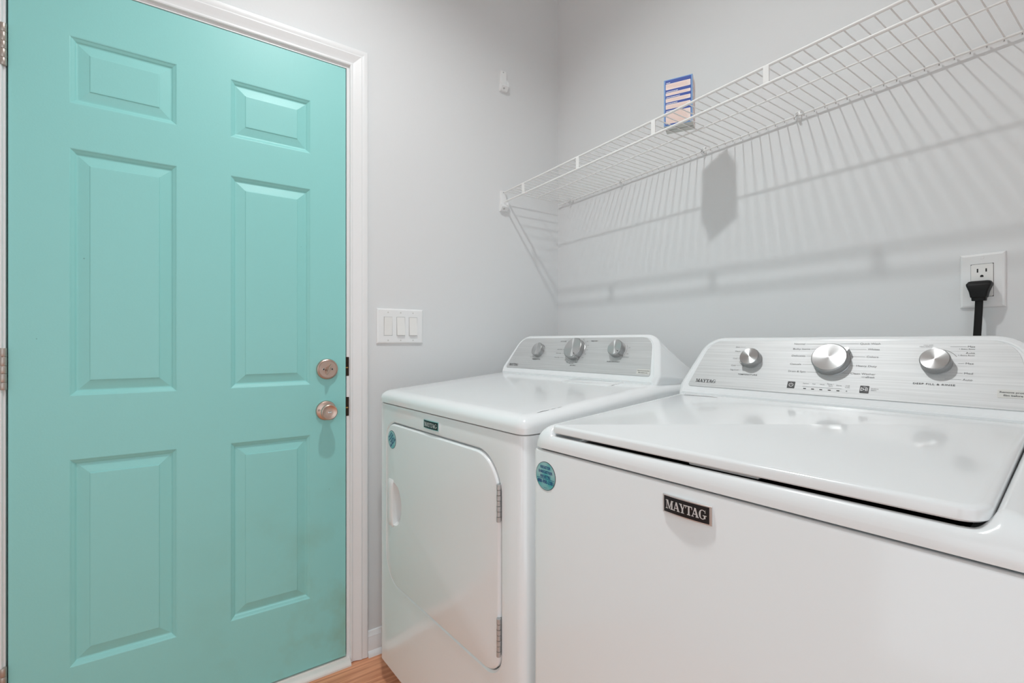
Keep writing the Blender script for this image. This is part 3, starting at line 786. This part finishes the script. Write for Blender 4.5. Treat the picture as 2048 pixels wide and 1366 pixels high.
def sticker(parent, x, z, r, y, rot):
    g = lambda u, v, h: (u, y - h, v)
    bm = BM(); loft(bm, [[g(x + r * math.cos(2 * math.pi * k / 40), z + r * math.sin(2 * math.pi * k / 40), h) for k in range(40)] for h in (0.0, 0.0004)])
    s_ = obj('sticker', bm, RIMRED, parent)
    bm = BM(); bm.faces.new([bm.verts.new(g(x + r * .965 * math.cos(2 * math.pi * k / 40), z + r * .965 * math.sin(2 * math.pi * k / 40), 0.0006)) for k in range(40)]); obj('sticker_face', bm, STICKER, s_)
    ink = Ink(); pv = (x, z)
    for tx, dz, hw, hh in (('REGISTER', 0.56, 0.50, 0.19), ('ENREGISTRER', 0.24, 0.70, 0.19), ('REGISTRE', -0.08, 0.50, 0.19), ('888-900-3381', -0.46, 0.80, 0.24)):
        ink.text(tx, x - r * hw, x + r * hw, z + r * dz - r * 0.06, r * hh, bold=0.02, rot=rot, piv=pv)
    ink.text('maytag.com', x - r * .18, x + r * .18, z - r * .84, r * .06, rot=rot, piv=pv)
    ink.build('lettering', NAVY, s_, g, 0.0009)
    ink = Ink(); c, sn = math.cos(R(rot)), math.sin(R(rot))
    a = Vector((-r * .88, -r * .20)); b = Vector((r * .88, -r * .20))
    rt_ = lambda p: (x + p.x * c - p.y * sn, z + p.x * sn + p.y * c)
    ink.line(rt_(a), rt_(b), r * 0.03); ink.build('rule', NAVY, s_, g, 0.0009)

def feet(parent, W, D, z0):
    for fx in (0.10, W - 0.10):
        for fy in (0.12, D - 0.08):
            bm = BM(); lathe(bm, [(0, 0), (0.022, 0), (0.022, 0.008), (0.010, 0.012), (0.010, z0 + 0.002), (0, z0 + 0.002)], 20, Matrix.Translation((fx, fy, 0))); obj('foot', bm, BLACKRUB, parent, smooth=35)

# ------------------------------------------------------------------ DRYER
WO = CAM - Xv * 0.712 + Yv * 0.626; WO.z = 0
DO = CAM - Xv * 1.480 + Yv * 0.6285; DO.z = 0
DW, DD = 0.737, 0.717
dr = thing('dryer', 'white front-loading dryer standing between the door wall and the washer', 'dryer', DO, TH)
outline = rpoly([(0.060, 0.352), (0.656, 0.360), (0.656, 0.853), (0.060, 0.851)], [0.085, 0.055, 0.090, 0.055], 12)
bm = BM(); cabinet(bm, DW, DD, 0.072, 0.9088, 0.022, hole=inset(outline, -0.0075), hd=0.028); obj('cabinet', bm, ENAMEL, dr, smooth=30)
feet(dr, DW, DD, 0.074)
bm = BM(); top_field(bm, DW + 0.006, DD, lambda y: 0.9475 + 0.083 * min(y, 0.5) - 0.02 * max(0, y - 0.5), 0.034, 0.024, 0.9115)
for v in bm.verts: v.co.x -= 0.003; v.co.y -= 0.003
obj('top_panel', bm, ENAMEL, dr, smooth=40)
def dtop(x, y):
    ax = max(0, (x + 0.003) - (DW + 0.006 - 0.034)); d = ax / 0.034
    return 0.9475 + 0.083 * min(y + 0.003, 0.5) - 0.024 * (1 - math.sqrt(max(0, 1 - d * d)))
bm = BM(); lp_ = rpoly([(0.430, 0.408), (0.622, 0.408), (0.622, 0.484), (0.430, 0.484)], [0.010, 0.010, 0.004, 0.004], 5)
loft(bm, [[(p.x, p.y, dtop(p.x, p.y) + h) for p in inset(lp_, i)] for i, h in ((0, -0.001), (0, 0.0010), (0.0008, 0.0016))], cap0=False)
lint = obj('lint_screen_lid', bm, ENAMEL, dr, smooth=40)
bm = BM(); box(bm, (0.6226, 0.424, dtop(0.62, 0.424) - 0.002), (0.6246, 0.480, dtop(0.62, 0.424) + 0.0008)); obj('slot', bm, mat('slot_shadow', (0.12, 0.12, 0.12, 1), 0.6, var=0.05), lint)
SCUFF = mat('scuff_grey', lin(95), 0.6, var=0.2, vscale=200)
for y0_, y1_, w_ in ((0.056, 0.092, 0.0011), (0.098, 0.112, 0.0007), (0.118, 0.132, 0.0006)):
    bm = BM(); st = []
    for q in range(5):
        yy = y0_ + (y1_ - y0_) * q / 4; ww = w_ * (0.25 + 0.75 * math.sin(math.pi * (q + 0.4) / 4.8)); xx = 0.7165 + 0.0004 * math.sin(q * 2.1)
        st.append((bm.verts.new((xx - ww, yy, dtop(xx - ww, yy) + 0.0003)), bm.verts.new((xx + ww, yy, dtop(xx + ww, yy) + 0.0003))))
    for a, b in zip(st, st[1:]): bm.faces.new((a[0], a[1], b[1], b[0]))
    obj('scuff', bm, SCUFF, dr)
# door with scooped handle
hx, hz, ha, hb = 0.1130, 0.604, 0.058, 0.066
hole = [Vector((hx, hz - hb)), *[Vector((hx + ha * math.cos(t) ** 0.8 if math.cos(t) > 0 else hx, hz + hb * math.sin(t))) for t in [R(-82 + 164 * k / 20) for k in range(21)]], Vector((hx, hz + hb))]
bm = BM(); rr = []
for i, h in ((0.0, -0.010), (0.0, 0.0045), (0.0012, 0.0075), (0.004, 0.0100), (0.008, 0.0108)):
    rr.append([bm.verts.new((p.x, -h, p.y)) for p in inset(outline, i)])
for a, b in zip(rr, rr[1:]):
    for k in range(len(a)): bm.faces.new((a[k], a[(k + 1) % len(a)], b[(k + 1) % len(a)], b[k]))
fill_holes(bm, [[(p.x, -0.0108, p.y) for p in inset(outline, 0.008)], [(p.x, -0.0108, p.y) for p in hole]])
bmesh.ops.remove_doubles(bm, verts=bm.verts[:], dist=1e-5); bmesh.ops.recalc_face_normals(bm, faces=bm.faces[:])
for f in bm.faces:
    if abs(f.normal.y) > 0.9 and f.normal.y > 0: f.normal_flip()
dd = obj('dryer_door', bm, ENAMEL, dr, smooth=30); dd.location = (0, 0.0068, 0)
bm = BM(); cen = Vector((hx + ha * 0.12, hz)); rr = []
for s_, dpt in ((1.0, -0.0108), (0.97, -0.006), (0.90, 0.004), (0.74, 0.013), (0.45, 0.0165)):
    rr.append([bm.verts.new((cen.x + (p.x - cen.x) * s_, dpt, cen.y + (p.y - cen.y) * s_)) for p in hole])
for a, b in zip(rr, rr[1:]):
    for k in range(len(a)): bm.faces.new((a[k], a[(k + 1) % len(a)], b[(k + 1) % len(a)], b[k]))
bm.faces.new(rr[-1]); bmesh.ops.recalc_face_normals(bm, faces=bm.faces[:])
for f in bm.faces: f.normal_flip()
obj('handle_recess', bm, PLASTIC, dd, smooth=40)
bm = BM()
rg = []
for k in range(17):
    t = -1 + 2 * k / 16; e = 1 - abs(t) ** 4
    z = hz + t * 0.0735; pr = 0.0110 + 0.0062 * max(0, 1 - abs(t) ** 6) ** 0.5
    x0_ = hx - 0.036; x1_ = hx + 0.0030
    rg.append([(x0_, -0.0105, z), (x0_ + 0.001, -pr * 0.80, z), (x0_ + 0.008, -pr, z), (x1_ - 0.003, -pr - 0.0005, z), (x1_, -pr + 0.002, z), (x1_, -0.0105, z)])
loft(bm, rg); obj('handle_bar', bm, PLASTIC, dd, smooth=50)
for z0, z1 in ((0.709, 0.792), (0.4125, 0.4965)):
    bm = BM(); box(bm, (0.6520, -0.0060, z0), (0.6565, 0.0040, z1)); hg = obj('hinge', bm, GREYSCREW, dr)
    n = 7; dz = (z1 - z0) / n
    for k in range(n):
        bm = BM(); rr_ = 0.0050 if k % 2 == 0 else 0.0046
        lathe(bm, [(0, k * dz + 0.0005), (rr_, k * dz + 0.0005), (rr_, (k + 1) * dz - 0.0005), (0, (k + 1) * dz - 0.0005)], 16, Matrix.Translation((0.6575, -0.0045, z0))); obj('knuckle', bm, GREYSCREW, hg, smooth=40)
badge(dr, 0.3110, 0.3870, 0.8700, 0.8905)
sticker(dr, 0.106, 0.802, 0.0280, -0.0041, 38)
FD = FaceFrame((0.500, 1.0085), (0.561, 1.1205))
c_, cpn = console(dr, FD, DW, DD, 0.985, BRUSHED_DRYER)
knob(dr, FD, 0.1985, 0.0735, 0.0250, 0.019)
knob(dr, FD, 0.3785, 0.0790, 0.0370, 0.021, ptr=-52, mark=True)
knob(dr, FD, 0.5555, 0.0820, 0.0260, 0.021, ptr=-38, mark=True)
H0 = 0.0019
F2 = lambda x, t, h: FD(x, t, H0 + h)
ink = Ink(); wordmark(ink, 0.0555, 0.1085, 0.0080, 0.0100); ink.build('wordmark', GREYDARK, cpn, F2)
ink = Ink()
ink.text('TEMPERATURE', 0.1745, 0.2195, 0.0375, 0.0034, bold=0.012)
ink.text('AUTO DRY', 0.2885, 0.3185, 0.1115, 0.0036, bold=0.012)
ink.text('TIMED DRY', 0.4310, 0.4610, 0.1125, 0.0036, bold=0.012)
ink.text('PUSH TO START', 0.5275, 0.5770, 0.0395, 0.0036, bold=0.012)
ink.text('AIR ONLY', 0.3765, 0.4025, 0.0205, 0.0036, bold=0.012)
ink.build('heading_print', GREYDARK, cpn, F2)
ink = Ink()
for tx, t in (('Less Dry', 0.0790), ('Normal', 0.0640), ('More Dry', 0.0480)): ink.text(tx, 0.2885, 0.3130, t, 0.0036); ink.line((0.3155, t + 0.0015), (0.3330, t + 0.0015), 0.0005)
ink.text('OFF', 0.3700, 0.3780, 0.1245 - 0.003, 0.0030)
ink.text('60', 0.3930, 0.3985, 0.1200, 0.0030)
for tx, a in (('60', 62), ('50', 42), ('40', 22), ('30', 2), ('20', -16), ('10', -33), ('OFF', -66), ('60', -82), ('45', -98), ('30', -114), ('15', -130)):
    ca, sa = math.cos(R(a)), math.sin(R(a)); px, pt = 0.3785 + 0.0500 * ca, 0.079 + 0.0500 * sa
    if tx == '60' and a == 62: continue
    ink.text(tx, px - 0.003, px + 0.003, pt - 0.0014, 0.0030)
    ink.line((0.3785 + 0.0425 * ca, 0.079 + 0.0425 * sa), (0.3785 + 0.0452 * ca, 0.079 + 0.0452 * sa), 0.0006)
ink.arc((0.3785, 0.079), 0.0430, -30, 70, 0.0005, 20); ink.arc((0.3785, 0.079), 0.0430, -132, -66, 0.0005, 14)
ink.text('OFF', 0.5915, 0.5990, 0.0885, 0.0030); ink.text('ON', 0.5920, 0.5990, 0.0680, 0.0030); ink.text('WRINKLE', 0.5800, 0.6040, 0.0570, 0.0030)
ink.arc((0.5555, 0.082), 0.0330, -45, 35, 0.0005, 14)
for a in (125, 165, 205): ink.arc((0.1985 + 0.0335 * math.cos(R(a)), 0.0735 + 0.0335 * math.sin(R(a))), 0.0006, 0, 360, 0.0012, 8)
ink.text('Low', 0.1600, 0.1680, 0.0470, 0.0030); ink.line((0.1695, 0.0485), (0.1800, 0.0510), 0.0005)
ink.build('small_print', GREYMID, cpn, F2)
def film_label(cpn, F, x0, x1, t0, t1, h0):
    P = lambda x, t, h: F(x, t, h0 + h)
    bm = BM(); loft(bm, [[P(p.x, p.y, h) for p in rpoly([(x0, t0), (x1, t0), (x1, t1), (x0, t1)], 0.0012, 3)] for h in (0.0001, 0.0004)]); lb = obj('film_label', bm, mat('clear_label', lin(214, 213, 208), 0.35, var=0.02), cpn)
    ink = Ink(); w_ = x1 - x0
    ink.text('Remove protective', x0 + w_ * .06, x1 - w_ * .06, t0 + (t1 - t0) * 0.58, (t1 - t0) * 0.20, bold=0.01)
    ink.text('film before use', x0 + w_ * .16, x1 - w_ * .16, t0 + (t1 - t0) * 0.20, (t1 - t0) * 0.20, bold=0.01)
    ink.build('label_print', GREYDARK, cpn, P, 0.0007)
film_label(cpn, FD, 0.6480, 0.6935, 0.0055, 0.0215, H0)

# ------------------------------------------------------------------ WASHER
WW, WD = 0.6985, 0.686
wa = thing('washer', 'white top-loading washing machine with closed flat lid beside the dryer', 'washing machine', WO, TH)
bm = BM(); cabinet(bm, WW, WD, 0.030, 0.8922, 0.014); obj('cabinet', bm, ENAMEL, wa, smooth=30)
feet(wa, WW, WD, 0.032)
LX0, LX1, LY0, LY1 = 0.0462, 0.6522, 0.0145, 0.486
Tw = lambda y: 0.9395 + 0.066 * min(y, 0.5) - 0.02 * max(0, y - 0.5)
def sstep(v): v = max(0, min(1, v)); return v * v * (3 - 2 * v)
def rec(x, y, z):
    """well the lid sits in: rolled lip along the front, rounded corners, high side strips"""
    lip = 0.9225 - 0.0235 * (1 - math.sqrt(max(0, 1 - (max(0, 0.0125 - y) / 0.0125) ** 2))) + 0.03 * max(0, y - 0.0125)
    a = max(sstep((x - (LX1 - 0.016)) / 0.022), sstep(((LX0 + 0.003) - x) / 0.010), sstep((y - (LY1 - 0.004)) / 0.004))
    shell = z * a + min(z, lip) * (1 - a)
    rc = 0.028 if x > 0.35 else 0.010
    qx = abs(x - (LX0 + LX1) / 2) - (LX1 - LX0) / 2; qy = abs(y - (LY0 + LY1) / 2) - (LY1 - LY0) / 2
    if y > 0.25: rc = 0.006
    d = math.hypot(max(qx + rc, 0), max(qy + rc, 0)) + min(max(qx + rc, qy + rc), 0) - rc
    k = sstep(-d / 0.004)
    return shell + (min(shell, 0.8990 + 0.04 * y) - shell) * k
xe = [0.0420 + 0.001 * q for q in range(14)] + [0.616 + 0.0015 * q for q in range(32)]
ye = [0.0, 0.0006, 0.0015, 0.003, 0.005, 0.0075, 0.010, 0.0125] + [0.0140 + 0.0012 * q for q in range(28)] + [LY1 - 0.004, LY1 - 0.003, LY1 - 0.002, LY1 - 0.001, LY1]
bm = BM(); top_field(bm, WW, WD, Tw, 0.040, 0.040, 0.8965, rec, xe, ye, 4.0)
obj('top_deck', bm, ENAMEL, wa, smooth=50)
# lid
lo = rpoly([(0.0485, 0.0085), (0.6500, 0.0085), (0.6500, 0.482), (0.0485, 0.482)], [0.008, 0.026, 0.006, 0.006], 10)
bm = BM(); rg = []
for i, dz in ((0.003, -0.0005), (0.0, 0.002), (0.0, 0.0115), (0.0012, 0.0140), (0.0040, 0.0156), (0.0080, 0.0162)):
    rg.append([(p.x, p.y, 0.9275 + 0.066 * p.y + dz) for p in inset(lo, i)])
loft(bm, rg); lid = obj('lid', bm, ENAMEL, wa, smooth=35)
bm = BM(); loft(bm, [[(p.x, p.y, 0.9005 + 0.04 * p.y + h) for p in rpoly([(0.07, 0.030), (0.628, 0.030), (0.628, 0.46), (0.07, 0.46)], 0.06, 8)] for h in (0.0, 0.0012)]); obj('tub_opening_shade', bm, DARK, wa)  # black plate added to deepen the shade in the gap under the lid
bm = BM(); box(bm, (0.335, 0.014, 0.9240), (0.435, 0.030, 0.9295), 0.0015, 2); obj('lid_bumper', bm, mat('grey_bumper', (0.35, 0.35, 0.35, 1), 0.5, var=0.05), lid)
bm = BM(); q_ = [(0.064, 0.4520), (0.070, 0.4490), (0.139, 0.4545), (0.148, 0.4585), (0.136, 0.4600), (0.077, 0.4575)]  # flat grey sliver near the back left corner of the lid
loft(bm, [[(x, y, 0.9275 + 0.066 * y + 0.0162 + h) for x, y in q_] for h in (-0.0006, 0.0002)]); obj('lid_sliver', bm, mat('sliver_grey', (0.36, 0.36, 0.365, 1), 0.5, var=0.03), lid)
badge(wa, 0.3045, 0.3760, 0.8510, 0.8745)
sticker(wa, 0.0390, 0.8435, 0.0280, 0.0, 0)
FW = FaceFrame((0.510, 0.9915), (0.576, 1.1085))
c_, cpn = console(wa, FW, WW, WD, 0.966, BRUSHED)
knob(wa, FW, 0.1890, 0.0805, 0.0222, 0.0205, ptr=222)
knob(wa, FW, 0.3560, 0.0825, 0.0335, 0.0205, ptr=38)
knob(wa, FW, 0.5262, 0.0832, 0.0220, 0.0205, ptr=97)
F3 = lambda x, t, h: FW(x, t, H0 + h)
ink = Ink(); wordmark(ink, 0.0595, 0.1135, 0.0115, 0.0092); ink.build('wordmark', GREYDARK, cpn, F3)
ink = Ink()
ink.text('TEMPERATURE', 0.1635, 0.2090, 0.0382, 0.0034, bold=0.014, spacing=1.15)
ink.build('heading_print', GREYDARK, cpn, F3); ink = Ink()
ink.text('DEEP FILL & RINSE', 0.4960, 0.5550, 0.0384, 0.0034, bold=0.014, spacing=1.15)
ink.build('heading_print', GREYDARK, cpn, F3)
ink = Ink(); ch = 0.0042
kx, kt = 0.356, 0.0825
for tx, t, x1 in (('Normal', .1233, .2973), ('Bulky Items', .1100, .3097), ('Delicates', .0924, .3031), ('Casuals', .0709, .2984), ('Drain & Spin', .0524, .3104)):
    ink.text(tx, .2750, x1, t, ch); ex = kx - math.sqrt(max(0.0001, 0.036 ** 2 - (t + .002 - kt) ** 2)); ink.line((x1 + .0025, t + .0018), (max(x1 + 0.006, ex), t + .0018), .0004)
for tx, t, x0 in (('Quick Wash', .1240, .4018), ('Whites', .1106, .4167), ('Colors', .0931, .4168), ('Heavy Duty', .0714, .4014), ('Clean Washer', .0532, .3941)):
    ink.text(tx, x0, .4366, t, ch); ex = kx + math.sqrt(max(0.0001, 0.036 ** 2 - (t + .002 - kt) ** 2)); ink.line((x0 - .0025, t + .0018), (min(x0 - 0.005, ex), t + .0018), .0004)
ink.text('with', .4135, .4195, .0470, .0024); ink.text('affresh', .4205, .4355, .0465, .0036, bold=0.01)
for tx, t, x1 in (('Hot', .1140, .1507), ('Warm', .1018, .1556), ('Cool', .0815, .1521), ('Cold', .0617, .1523), ('Tap Cold', .0496, .1621)):
    ink.text(tx, .1413, x1, t, .0036); ink.line((x1 + .002, t + .0015), (max(x1 + 0.004, 0.170 - abs(t - .08) * .12), t + .0015), .0004)
for tx, t, x0, h in (('Max', .1185, .5668, .0038), ('+ Extra Rinse', .1139, .5550, .0026), ('Auto', .1052, .5648, .0038), ('+ Extra Rinse', .1007, .5546, .0026), ('Max', .0834, .5660, .0038), ('Med', .0632, .5652, .0038), ('Auto', .0505, .5640, .0038)):
    ink.text(tx, x0, .5766, t, h)
    if h > .003 and t != .1052: ink.line((x0 - .002, t + .0016), (x0 - .010 - (.014 if t in (.1185, .0505) else 0), t + .0016), .0004)
ink.text('Use with', .5048, .5187, .1222, .0022); ink.text('Fabric Softener', .4990, .5185, .1187, .0022)
ink.arc((.5262, .0832), .0310, 30, 75, .0006, 10)
for tx, x0, x1, t in (('Sense', .3099, .3214, .0246), ('Fill', .3288, .3339, .0244), ('Wash', .3423, .3516, .0245), ('Rinse /', .3562, .3680, .0266), ('Spin', .3589, .3664, .0226), ('Done', .3731, .3825, .0245), ('Lid', .3901, .3963, .0252), ('Lock', .3891, .3973, .0214), ('Hold to', .4329, .4451, .0220), ('Start', .4329, .4420, .0185)):
    ink.text(tx, x0, x1, t, .0025)
ink.line((.3098, .0184), (.3833, .0184), .0004)
ink.arc((.3926, .0140), .0010, 0, 360, .0006, 10)
ink.build('small_print', GREYMID, cpn, F3)
for x0 in (.3125, .3281, .3436, .3593, .3749):
    ink = Ink(); ink.rect(x0, .0126, x0 + .0053, .0144); ink.build('indicator', BLACKGLOSS, cpn, F3)
for x0, kind in ((.2793, 0), (.4145, 1)):
    bm = BM(); loft(bm, [[F3(p.x, p.y, h) for p in rpoly([(x0, .0123), (x0 + .0152, .0123), (x0 + .0152, .0285), (x0, .0285)], .0010, 3)] for h in (0.0001, 0.0006)]); obj('button', bm, GREYDARK, cpn)
    ink = Ink(); cx, ct = x0 + .0076, .0204
    if kind == 0:
        ink.arc((cx, ct), .0040, 115, 425, .0011, 24); ink.rect(cx - .0005, ct, cx + .0005, ct + .0050)
    else:
        a, b, c = Vector((cx - .0056, ct + .0034)), Vector((cx - .0056, ct - .0034)), Vector((cx + .0004, ct))
        for p, q in ((a, b), (b, c), (c, a)): ink.line(p, q, .0009)
        ink.rect(cx + .0018, ct - .0034, cx + .0028, ct + .0030); ink.rect(cx + .0042, ct - .0034, cx + .0052, ct + .0030)
        ink.arc((cx, ct - .0010), .0062, 35, 110, .0007, 12)
    ink.build('button_symbol', LETTERSILVER, cpn, F3, .0008)
film_label(cpn, FW, 0.6085, 0.6545, 0.0215, 0.0370, H0)

# ================================================================== CEILING LIGHT
cl = thing('ceiling_light', 'small round white recessed ceiling downlight with a frosted lens', 'ceiling light', (BULB_POS.x, BULB_POS.y, RZ))
FLIP = Matrix.Rotation(math.pi, 4, 'X')
bm = BM(); lathe(bm, [(0.0488, -0.060), (0.0485, -0.021), (0.0480, 0.002), (0.0515, 0.006), (0.090, 0.007), (0.101, 0.004), (0.102, 0.0), (0.0645, 0.0005), (0.0645, -0.060)], 48, FLIP); obj('trim_ring', bm, PLASTIC, cl, smooth=35)
gm = bpy.data.materials.new('lit_lens'); gm.use_nodes = True
nt = gm.node_tree; nt.nodes.clear()
em = nt.nodes.new('ShaderNodeEmission'); om = nt.nodes.new('ShaderNodeOutputMaterial'); nt.links.new(em.outputs[0], om.inputs[0])
em.inputs['Color'].default_value = LAMP_COLOR; em.inputs['Strength'].default_value = LAMP_STRENGTH
bm = BM(); lathe(bm, [(0.0, -0.033), (0.0460, -0.033), (0.0460, -0.022), (0.0, -0.0205)], 48, FLIP); obj('lens', bm, gm, cl, smooth=60)
